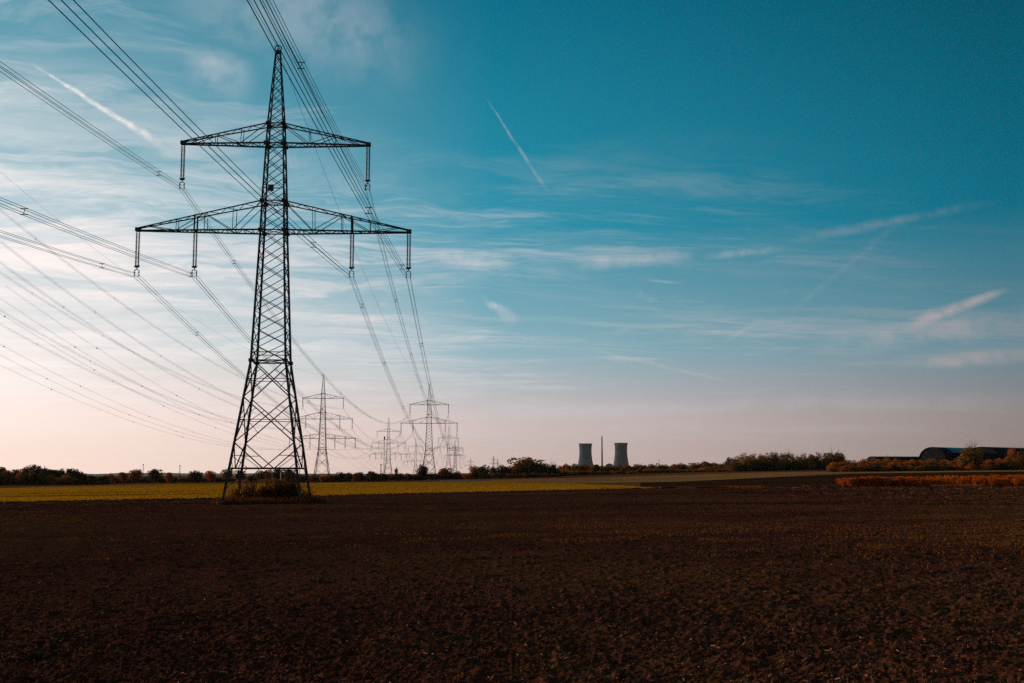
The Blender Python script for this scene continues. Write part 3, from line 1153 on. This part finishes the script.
def house(px, top, Y, wpx, label):
    x, g, h = at_far(px, top, Y)
    w = wpx / F * Y
    root = empty('house', (x, Y, g), .3)
    tag(root, label, 'house')
    m_ = MB(); m_.box((0, 0, h * .3), (w, w * .8, h * .6 + 1)); m_.build('wall', M['plaster'], root)
    m_ = MB()
    a, b = w / 2 + .4, w * .4 + .4
    z0, z1 = h * .6 + .5, h
    m_.add([(-a, -b, z0), (a, -b, z0), (a, b, z0), (-a, b, z0), (-a, 0, z1), (a, 0, z1)], [(0, 1, 5, 4), (2, 3, 4, 5), (1, 2, 5), (3, 0, 4), (0, 3, 2, 1)])
    rf = m_.build('roof', M['red_tile'], root)
    m_ = MB(); m_.box((w * .2, 0, z1 + .3), (.7, .7, 2.2)); m_.build('chimney', M['red_tile'], rf)


house(396.2, 469.0, 1000, 2.2, 'small red-roofed house half hidden behind the hedge left of the second two-armed pylon')


def hall(px, top, Y, L, depth, eave_frac, rz, label, sky=False):
    xm = x_at(px, top, Y)
    g = float(gz(xm, Y)); h = z_at(top, Y) - g
    root = empty('barrel_roof_hall', (xm, Y, g), rz)
    tag(root, label, 'hall', 'dark farm halls on the right')
    L = L / 2; B = depth / 2
    th = np.linspace(0, math.pi, 17)
    ze = h * eave_frac
    prof = [(-B * math.cos(a), ze + (h - ze) * math.sin(a)) for a in th]
    m_ = MB()
    v = [(-L, p, z) for p, z in prof] + [(L, p, z) for p, z in prof]
    n = len(prof)
    m_.add(v, [(i, i + 1, i + 1 + n, i + n) for i in range(n - 1)])
    m_.build('roof', M['roof_metal'], root, True)
    m_ = MB()
    for xs in np.linspace(-L + .2, L - .2, 15):
        m_.tube([(xs, p * 1.004, ze + (z - ze) * 1.004) for p, z in prof], .09, 4)
    m_.build('roof_seams', M['hall_wall'], root)
    m_ = MB()
    for sx in (-1, 1):
        X_ = sx * (L - .3)
        vv = [(X_, p * .985, z - .1) for p, z in prof] + [(X_, B * .985, -1), (X_, -B * .985, -1)]
        m_.add(vv, [tuple(range(len(vv)))])
        m_.box((0, sx * (B - .25), ze / 2 - .5), (2 * L - .7, .3, ze + .8))
    m_.build('wall', M['hall_wall'], root)
    m_ = MB()
    for k in range(3):
        m_.box((-L - .0, -B * .5 + k * B * .5, h * .22), (.12, B * .36, h * .44))
    m_.build('gate', M['roof_metal'], root)
    if sky:  # blue patch over the roof, painted in place of its sky reflection
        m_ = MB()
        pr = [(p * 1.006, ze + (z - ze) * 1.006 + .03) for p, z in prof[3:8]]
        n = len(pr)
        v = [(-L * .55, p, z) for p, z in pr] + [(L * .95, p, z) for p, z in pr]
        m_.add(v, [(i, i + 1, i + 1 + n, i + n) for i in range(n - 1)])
        m_.build('sky_reflection', M['sky_reflection'], root, True)


hall(953, 447.8, 548, 38, 13, .45, .72, 'dark barrel-roofed hall with a sky reflection painted blue on its roof, left of the tall brown tree', True)
hall(1004, 447.6, 560, 44, 15, .60, .72, 'dark hall behind the shrubs right of the tall brown tree')
hall(897, 456.6, 566, 26, 10, .75, .15, 'low dark shed roof running left from the hall with the painted blue reflection')

# ------------------------------------------------------------------ trees and shrubs
def crown_quads(seed, nl, size, shape, bare=0.0):
    """leaf clumps for a crown of unit height (z 0..1) and about unit width"""
    r = np.random.RandomState(seed)
    lob = []
    if shape == 'round':
        for k in range(15):
            a = r.rand() * 6.283; q = r.rand() ** .5 * .30; z = .32 + .46 * r.rand()
            lob.append((q * math.cos(a), q * math.sin(a), z, .13 + .11 * r.rand()))
        lob += [(0, 0, .80, .18), (.05, 0, .55, .27), (0, .05, .35, .22)]
    elif shape == 'tall':
        for k in range(14):
            z = .18 + .70 * r.rand(); a = r.rand() * 6.283; q = r.rand() * .22 * (1.15 - z)
            lob.append((q * math.cos(a), q * math.sin(a), z, .10 + .10 * r.rand() * (1.2 - z)))
        lob += [(0, 0, .9, .10), (0, 0, .5, .22), (0, 0, .3, .22)]
    elif shape == 'bush':
        for k in range(15):
            a = r.rand() * 6.283; q = r.rand() ** .5 * .42; z = .16 + .52 * r.rand() * (1 - q)
            lob.append((q * math.cos(a), q * math.sin(a), z, .14 + .14 * r.rand()))
        lob += [(.1, 0, .62, .22), (-.15, 0, .40, .25), (0, .1, .2, .3)]
    else:  # loose upright twigs
        for k in range(20):
            a = r.rand() * 6.283; q = r.rand() ** .5 * .36; z = .25 + .60 * r.rand() * (1 - q * .8)
            lob.append((q * math.cos(a), q * math.sin(a), z, .07 + .10 * r.rand()))
    lob = np.array(lob)
    w = lob[:, 3] ** 2; w /= w.sum()
    k = r.choice(len(lob), nl, p=w)
    v = r.randn(nl, 3); v /= np.linalg.norm(v, axis=1)[:, None]
    rad_ = lob[k, 3] * (.45 + .62 * r.rand(nl) ** .6)
    c = lob[k, :3] + v * rad_[:, None] * np.array([1.0, 1.0, .85])
    c[:, 2] = np.clip(c[:, 2], .02, None)
    u1 = r.randn(nl, 3); u1 /= np.linalg.norm(u1, axis=1)[:, None]
    u2 = np.cross(u1, r.randn(nl, 3)); u2 /= np.linalg.norm(u2, axis=1)[:, None]
    s = size * (.55 + .9 * r.rand(nl))
    a, b = u1 * s[:, None], u2 * (s * .6)[:, None]
    return np.stack([c - a, c - b, c + a * 1.0, c + b], 1)


def trunk_mb(seed, shape):
    r = np.random.RandomState(seed + 100)
    mb = MB()
    top = {'round': .62, 'tall': .9, 'bush': .35, 'loose': .7}[shape]
    base_r = {'round': .022, 'tall': .018, 'bush': .012, 'loose': .013}[shape]
    wob = np.cumsum(r.randn(6, 2) * .012, axis=0)
    pts = [(wob[i, 0], wob[i, 1], -.03 + (top + .03) * i / 5) for i in range(6)]
    mb.tube(pts, np.linspace(base_r, base_r * .25, 6), 6)
    nb = {'round': 9, 'tall': 9, 'bush': 12, 'loose': 26}[shape]
    for k in range(nb):
        z0 = top * (.05 if shape in ('bush', 'loose') else .30) + top * .6 * r.rand()
        a = r.rand() * 6.283
        L = {'round': .36, 'tall': .2, 'bush': .42, 'loose': .5}[shape] * (.7 + .5 * r.rand())
        e = {'round': .8, 'tall': .6, 'bush': .8, 'loose': 1.9}[shape]
        p0 = np.array([0, 0, z0])
        p1 = p0 + np.array([math.cos(a), math.sin(a), e]) / math.hypot(1, e) * L
        pm = (p0 + p1) / 2 + r.randn(3) * .03
        mb.tube([p0, pm, p1], [base_r * .45, base_r * .3, base_r * .10], 4)
        for j in range(2):
            q = p1 + r.randn(3) * .07 + np.array([0, 0, .09])
            mb.tube([pm, q], [base_r * .22, base_r * .07], 3)
    return mb


PROTO = {}
for shape, nl, size in (('round', 2300, .036), ('tall', 1700, .034), ('bush', 1700, .045), ('loose', 1500, .026)):
    PROTO[shape] = []
    for v in range(4):
        me = quads_mesh('crown', crown_quads(v * 7 + len(shape), nl, size, shape), [M['brown']])
        mt = trunk_mb(v * 7 + len(shape), shape).mesh('trunk'); mt.materials.append(M['bark'])
        PROTO[shape].append((me, mt))
NSHR = [0]


def plant(px, top, wpx, Y, shape, mat, label, group=None, base=None, name=None):
    x = x_at(px, top, Y)
    g = float(gz(x, Y))
    h = max(1.0, z_at(top, Y) - g)
    w = wpx / F * Y
    me, mt = random.choice(PROTO[shape])
    name = name or {'round': 'tree', 'tall': 'tree', 'bush': 'shrub', 'loose': 'tree'}[shape]
    root = empty(name, (x, Y, g - .05), random.random() * 6.283)
    tag(root, label, 'shrub' if name == 'shrub' else 'tree', group)
    sx = w / .92 if shape != 'tall' else w / .60
    if shape == 'round': sx = w / .86
    hs = h / {'round': .97, 'tall': .97, 'bush': .82, 'loose': .90}[shape]; sx *= 1.15
    tr = link('trunk', mt, root)
    cr = link('crown', me, root)
    for o in (tr, cr):
        o.scale = (sx, sx, hs)
    cr.material_slots[0].link = 'OBJECT'
    cr.material_slots[0].material = M[mat]
    return root


CN = {'dark_green': 'dark green', 'brown': 'brown', 'rust': 'rust red', 'olive': 'olive brown'}


def jit(v, a): return v + random.uniform(-a, a)


# dense wood at the left edge
tops_l = ([-12, 0, 6, 12, 20, 27, 31, 40, 47, 54, 60, 66, 72, 80, 88, 96, 104, 112], [465, 466, 470, 470, 470.5, 466.5, 465, 467, 468.5, 471, 470, 469, 468.5, 471.5, 476, 477.5, 475.5, 475])
GW = 'trees of the dense wood at the left edge'
for k, px in enumerate(np.arange(-8, 106, 4.2)):
    mat = random.choice(['dark_green', 'dark_green', 'dark_green', 'brown', 'brown', 'rust'])
    shape = random.choice(['round', 'round', 'bush', 'tall'])
    plant(jit(px, 1.2), jit(np.interp(px, *tops_l) - 1.0, .9), random.uniform(8, 13) * (.75 if px > 80 else 1), 665 + random.uniform(-25, 40), shape, mat,
          f'{CN[mat]} autumn {"shrub" if shape == "bush" else "tree"} packed in the dense wood at the left edge', GW)
for k, px in enumerate(np.arange(-10, 108, 4.6)):
    mat = random.choice(['dark_green', 'brown', 'dark_green'])
    plant(jit(px, 1.5), jit(np.interp(px, *tops_l) + 6, 1.5), random.uniform(8, 12), 640 + random.uniform(-10, 10), 'bush', mat,
          f'{CN[mat]} low shrub along the foot of the wood at the left edge', 'shrubs at the foot of the left wood')
# single trees left of the pylon
for px, top, w, sh, mat, lab in (
        (112, 473, 9, 'bush', 'rust', 'low rust red tree just right of the wood at the left edge'),
        (123.5, 471.6, 9, 'round', 'brown', 'small brown tree, first standing free right of the left wood'),
        (135.5, 468.7, 12.5, 'round', 'brown', 'bare-looking brown tree beside the thin mast at the left'),
        (154.5, 468.5, 14, 'round', 'dark_green', 'dark round green tree between the two thin masts at the left'),
        (169.5, 472.3, 9, 'tall', 'rust', 'small pointed rust red tree right of the dark round tree'),
        (196, 469.7, 15, 'round', 'dark_green', 'broad dark tree with rounded top left of the large pylon'),
        (210.5, 470.2, 11, 'round', 'rust', 'reddish brown round tree right of the broad dark tree'),
        (227.5, 468, 11, 'round', 'brown', 'brown tree seen just at the left leg of the large pylon'),
        (240, 469.5, 11, 'round', 'dark_green', 'dark tree seen between the left legs of the large pylon'),
        (253, 473.5, 8, 'bush', 'dark_green', 'low dark shrub seen through the middle of the large pylon legs'),
        (261.5, 470, 9, 'round', 'olive', 'olive brown tree seen through the middle of the pylon legs'),
        (267.5, 469.5, 9, 'round', 'rust', 'bright rust red tree seen through the middle of the pylon legs'),
        (277.5, 467, 13, 'round', 'dark_green', 'dark green tree behind the white post within the pylon legs'),
        (290, 467, 13, 'round', 'dark_green', 'dark tree behind the inner right leg of the large pylon'),
        (301, 473.5, 9, 'bush', 'brown', 'low brown shrub behind the outer right leg of the large pylon')):
    plant(px, top, w, 745 + random.uniform(-12, 12), sh, mat, lab, 'free-standing trees beyond the yellow field')
for px in np.arange(104, 232, 6.5):
    plant(jit(px, 2), jit(477.0, .8), 10, 780, 'bush', random.choice(['dark_green', 'brown']), 'low far shrub in the gap between the free-standing trees at the left', 'far low shrubs at the left')
# low strip behind the second pylons
tops_c = ([300, 330, 340, 352, 371, 385, 400, 412, 440, 465], [474.5, 474.5, 473, 473.5, 472, 473, 472.5, 473.5, 472.5, 474])
for px in np.arange(303, 470, 4.0):
    mat = random.choice(['dark_green', 'brown', 'dark_green', 'rust'])
    plant(jit(px, 1.2), jit(np.interp(px, *tops_c), .8), random.uniform(6, 10), 585 + random.uniform(-12, 14), 'bush', mat,
          f'{CN[mat]} shrub in the low hedge at the feet of the smaller pylons', 'shrubs of the low hedge beneath the smaller pylons')
for px, top, w, sh, mat, lab in (
        (341, 471.5, 7.5, 'round', 'dark_green', 'small dark round tree right of the nearest three-armed pylon'),
        (349, 472, 7, 'round', 'dark_green', 'second small dark round tree right of the nearest three-armed pylon'),
        (359, 471.5, 8, 'round', 'brown', 'small brown tree left of the middle three-armed pylon'),
        (371, 470.5, 8, 'round', 'dark_green', 'small dark tree close left of the middle three-armed pylon'),
        (421.8, 463.5, 10.5, 'round', 'dark_green', 'tall dark rounded tree at the left foot of the second two-armed pylon'),
        (445, 467.2, 14, 'round', 'rust', 'broad rust red tree right of the second two-armed pylon'),
        (457, 470.5, 9, 'bush', 'brown', 'low brown shrub between the rust red trees right of the pylons'),
        (476, 465.5, 13, 'round', 'rust', 'rust red round tree below the tiny far pylon'),
        (484.5, 464, 11, 'round', 'dark_green', 'dark green round tree touching the rust red tree below the tiny pylon'),
        (493, 466.5, 10, 'round', 'olive', 'olive brown tree between two dark round trees left of the rounded tree'),
        (501.5, 464, 12, 'round', 'dark_green', 'dark green tree just left of the big rounded brown tree'),
        (509, 465, 10, 'round', 'brown', 'brown tree tucked against the left side of the big rounded tree'),
        (526.5, 456.6, 29, 'round', 'olive', 'big rounded olive brown tree left of the cooling towers'),
        (519, 461, 18, 'bush', 'brown', 'brown spreading shrub under the left side of the big rounded tree'),
        (541, 462.5, 17, 'round', 'dark_green', 'dark green tree joined to the right side of the big rounded tree'),
        (553, 460, 9, 'loose', 'brown', 'thin bare brown tree standing above the hedge left of the cooling towers'),
        (551, 464.5, 14, 'bush', 'dark_green', 'dark shrub beneath the thin bare tree left of the cooling towers')):
    plant(px, top, w, 575 + random.uniform(-10, 10), sh, mat, lab, 'single trees along the middle of the field edge')
for px in np.arange(470, 562, 6):
    plant(jit(px, 2), jit(473, 1.0), random.uniform(8, 12), 560, 'bush', random.choice(['rust', 'brown', 'dark_green']),
          'low shrub at the foot of the trees left of the cooling towers', 'low shrubs left of the cooling towers')
# orange hedge in front of the power station
tops_h = ([560, 570, 580, 592, 600, 612, 625, 640, 655, 670, 685, 700, 706, 712, 722, 735], [465.5, 464.5, 465, 466.5, 465.5, 467, 465.5, 465.5, 464.8, 464.5, 464.5, 464, 462, 464.5, 464, 462])
for px in np.arange(560, 738, 4.1):
    mat = random.choice(['dark_green', 'brown', 'olive', 'rust'])
    plant(jit(px, 1.5), jit(np.interp(px, *tops_h) - 1.2, 1.1), random.uniform(8, 13), 640 + random.uniform(-8, 12), 'bush', mat,
          f'{CN[mat]} shrub in the back of the long hedge below the cooling towers', 'shrubs in the back of the long hedge')
for px in np.arange(561, 736, 5.2):
    mat = random.choice(['rust', 'rust', 'brown', 'olive'])
    y0 = np.interp(px, *tops_h) + 4.0
    plant(jit(px, 1.5), jit(y0, 1.0), random.uniform(8, 12), 615 + random.uniform(-6, 6), 'bush', mat,
          f'{CN[mat]} shrub in the front of the long hedge below the cooling towers', 'shrubs in the front of the long hedge')
for px, top, w, sh, mat, lab in (
        (597.3, 464.0, 6.5, 'round', 'dark_green', 'dark small tree above the hedge left of the chimney foot'),
        (706, 461.3, 10, 'round', 'brown', 'brown rounded tree rising above the hedge right of the cooling towers'),
        (729.5, 456.6, 12, 'round', 'dark_green', 'dark rounded tree at the left end of the tall olive grove')):
    plant(px, top, w, 630, sh, mat, lab, 'single trees in the long hedge')
# olive grove
for k, (px, top, w, mat) in enumerate(((738, 455, 12, 'olive'), (746, 452.0, 13, 'olive'), (756, 453, 12, 'brown'), (766, 451.8, 13, 'olive'), (775, 451, 12, 'brown'),
                                       (786, 450.6, 13, 'olive'), (796, 454.5, 10, 'brown'), (806, 452.5, 13, 'olive'), (816, 451.5, 13, 'brown'), (826, 451.5, 12, 'olive'),
                                       (835, 450, 12, 'brown'), (841, 452, 9, 'olive'))):
    plant(px, top, w * 1.15, 600 + random.uniform(-10, 10), 'loose', mat, f'{CN[mat]} tall feathery tree with bare twigs in the grove right of the cooling towers', 'tall trees of the feathery grove')
    plant(px + random.uniform(-3, 3), top + 3.5, w * 1.2, 592 + random.uniform(-8, 8), 'bush', random.choice(['olive', 'olive', 'brown']),
          'shrub filling the lower part of the feathery grove', 'shrubs of the feathery grove')
for px in np.arange(734, 846, 4.6):
    mat = random.choice(['dark_green', 'brown'])
    plant(jit(px, 1.2), jit(462.5, 1.2), random.uniform(8, 11), 583 + random.uniform(-3, 3), 'bush', mat,
          f'{CN[mat]} low shrub along the foot of the feathery grove', 'low shrubs at the foot of the feathery grove')
# hedge in front of the halls
tops_r = ([832, 840, 850, 860, 866, 872, 885, 900, 915, 930, 950, 965, 985, 1000, 1012, 1030, 1050], [463, 460, 459.5, 461, 458, 459.5, 459, 459, 459.5, 458, 459, 458, 459, 457, 455, 453, 452])
for px in np.arange(833, 1046, 4.3):
    mat = random.choice(['rust', 'brown', 'rust', 'olive'])
    plant(jit(px, 1.6), jit(np.interp(px, *tops_r), 1.1), random.uniform(9, 14), 500 + random.uniform(-6, 10), 'bush', mat,
          f'{CN[mat]} shrub in the upper hedge in front of the dark halls', 'shrubs of the upper hedge before the halls')
for px in np.arange(834, 1046, 5.4):
    mat = random.choice(['rust', 'brown', 'dark_green', 'rust'])
    plant(jit(px, 1.6), jit(np.interp(px, *tops_r) + 5.5, 1.0), random.uniform(8, 12), 486 + random.uniform(-4, 4), 'bush', mat,
          f'{CN[mat]} shrub in the lower hedge in front of the dark halls', 'shrubs of the lower hedge before the halls')
plant(971, 439.5, 20, 492, 'loose', 'olive', 'tall brown tree with bare top twigs between the two dark halls', 'single trees before the halls')
plant(968, 447, 19, 490, 'round', 'olive', 'rounded olive tree at the foot of the tall bare-topped tree between the halls', 'single trees before the halls')
plant(887, 455.0, 7, 520, 'loose', 'brown', 'thin bare tree above the low shed roof', 'single trees before the halls')
plant(897, 454.5, 7, 520, 'loose', 'brown', 'second thin bare tree above the right part of the low shed roof', 'single trees before the halls')
plant(1011, 446.5, 14, 490, 'loose', 'rust', 'tall rust red tree with thin top near the right edge', 'single trees before the halls')
plant(1024, 446.0, 14, 490, 'loose', 'brown', 'tall brown tree cut by the right edge', 'single trees before the halls')

# scrub at the foot of the large pylon
px0, py0 = lineA[0]


def scrub(dx, dy, h, w, mat, label, seed, twigs=70, leaves=450):
    x, y = px0 + dx, py0 + dy
    root = empty('scrub_bush', (x, y, float(gz(x, y)) - .05))
    tag(root, label, 'shrub', 'scrub under the large pylon')
    r = np.random.RandomState(seed)
    mb = MB(); tips = []
    for k in range(twigs):
        a = r.rand() * 6.283; q = r.rand() ** .7 * w / 2; hh = h * (.45 + .55 * r.rand()) * (1 - .45 * (q / (w / 2)) ** 2)
        p0 = np.array([math.cos(a) * q * .35, math.sin(a) * q * .35, 0])
        p1 = np.array([math.cos(a) * q, math.sin(a) * q, hh])
        pm = (p0 + p1) / 2 + r.randn(3) * .08 + np.array([0, 0, .12 * h])
        mb.tube([p0, pm, p1], [.024, .016, .006], 3)
        tips += [pm, p1]
        for j in range(3):
            e = p1 * r.uniform(.5, 1) + pm * 0 + r.randn(3) * .25
            e[2] = max(e[2], .05)
            mb.tube([pm, e], [.012, .005], 3); tips.append(e)
    mb.build('twigs', M['bark'], root)
    tips = np.array(tips)
    c = tips[r.choice(len(tips), leaves)] + r.randn(leaves, 3) * .13
    c[:, 2] = np.clip(c[:, 2], .03, None)
    u1 = r.randn(leaves, 3); u1 /= np.linalg.norm(u1, axis=1)[:, None]
    u2 = np.cross(u1, r.randn(leaves, 3)); u2 /= np.linalg.norm(u2, axis=1)[:, None]
    s = .06 + .07 * r.rand(leaves)
    a, b = u1 * s[:, None], u2 * (s * .6)[:, None]
    link('foliage', quads_mesh('foliage', np.stack([c - a, c - b, c + a, c + b], 1), [M[mat]]), root)


scrub(-2.4, 0.6, 2.8, 4.6, 'rust_brown', 'thin brown twiggy bush inside the left legs of the large pylon', 1, 120, 800)
scrub(-.3, -.6, 2.4, 3.4, 'dark_brown', 'low brown bush in the middle under the large pylon', 2, 90, 700)
scrub(1.1, .2, 3.0, 3.4, 'dark_brown', 'dark bush right of the middle under the large pylon', 3, 130, 1100)
scrub(2.7, -1.2, 3.3, 3.0, 'dark_brown', 'tall brown bush around the front right leg of the large pylon', 4, 120, 1000)
scrub(3.6, 1.9, 1.7, 2.4, 'rust_brown', 'small bush at the far right leg of the large pylon', 5, 50, 350)
scrub(-3.6, -2.6, 1.0, 2.4, 'rust_brown', 'very low weedy bush at the front left leg of the large pylon', 6, 50, 350)
x = px0 + rs.uniform(-5, 5.6, 9000); y = py0 + rs.uniform(-4.8, 4.8, 9000)
keep = vnoise(x, y, 1.3, 81) > .35
x, y = x[keep], y[keep]
tag(blades('pylon_weeds', x, y, gz(x, y) - .04, .55, .05, M['dark_brown'], .9), 'dark rank weeds covering the unploughed patch beneath the large pylon', 'weeds', kind='stuff')
xx, yy = np.meshgrid(np.linspace(px0 - 6, px0 + 6.4, 40), np.linspace(py0 - 5.2, py0 + 5.2, 34), indexing='xy')
hh = .22 * sstep(6.2, 4.6, np.abs(xx - px0)) * sstep(5.2, 3.8, np.abs(yy - py0)) * (.6 + .8 * vnoise(xx, yy, 1.5, 82))
tag(link('weedy_ground', grid_mesh('weedy_ground', np.stack([xx, yy, gz(xx, yy) - .09 + hh], -1), M['fallow'], True)), kind='structure')
# white post seen through the pylon
Yp = 440.0
xp = x_at(280.3, 472, Yp); gp = float(gz(xp, Yp)); hp = z_at(471.8, Yp) - gp
root = empty('marker_post', (xp, Yp, gp)); root.rotation_euler = (0, .06, 0)
tag(root, 'thin white marker post seen between the legs of the large pylon', 'post')
m_ = MB(); m_.lathe([(.16, -.2), (.15, hp - .3)], 10); m_.build('post', M['pale_bark'], root, True)
m_ = MB(); m_.lathe([(.26, hp - .3), (.26, hp - .05), (.02, hp)], 10); m_.build('cap', M['pale_bark'], root)

# ------------------------------------------------------------------ haze over the plain
mb = MB(); mb.box((0, 3000, 60), (15000, 16000, 400))
HZ = bpy.data.materials.new('haze_air'); HZ.use_nodes = True
t = NT(HZ.node_tree); t.n.clear()
pv = t.node('ShaderNodeVolumePrincipled')
pv.inputs['Color'].default_value = (.92, .90, .90, 1)
pv.inputs['Density'].default_value = 1.1e-5
out = t.node('ShaderNodeOutputMaterial'); t.l.new(pv.outputs[0], out.inputs['Volume'])
if USE_HAZE:
    tag(mb.build('haze', HZ), kind='stuff')
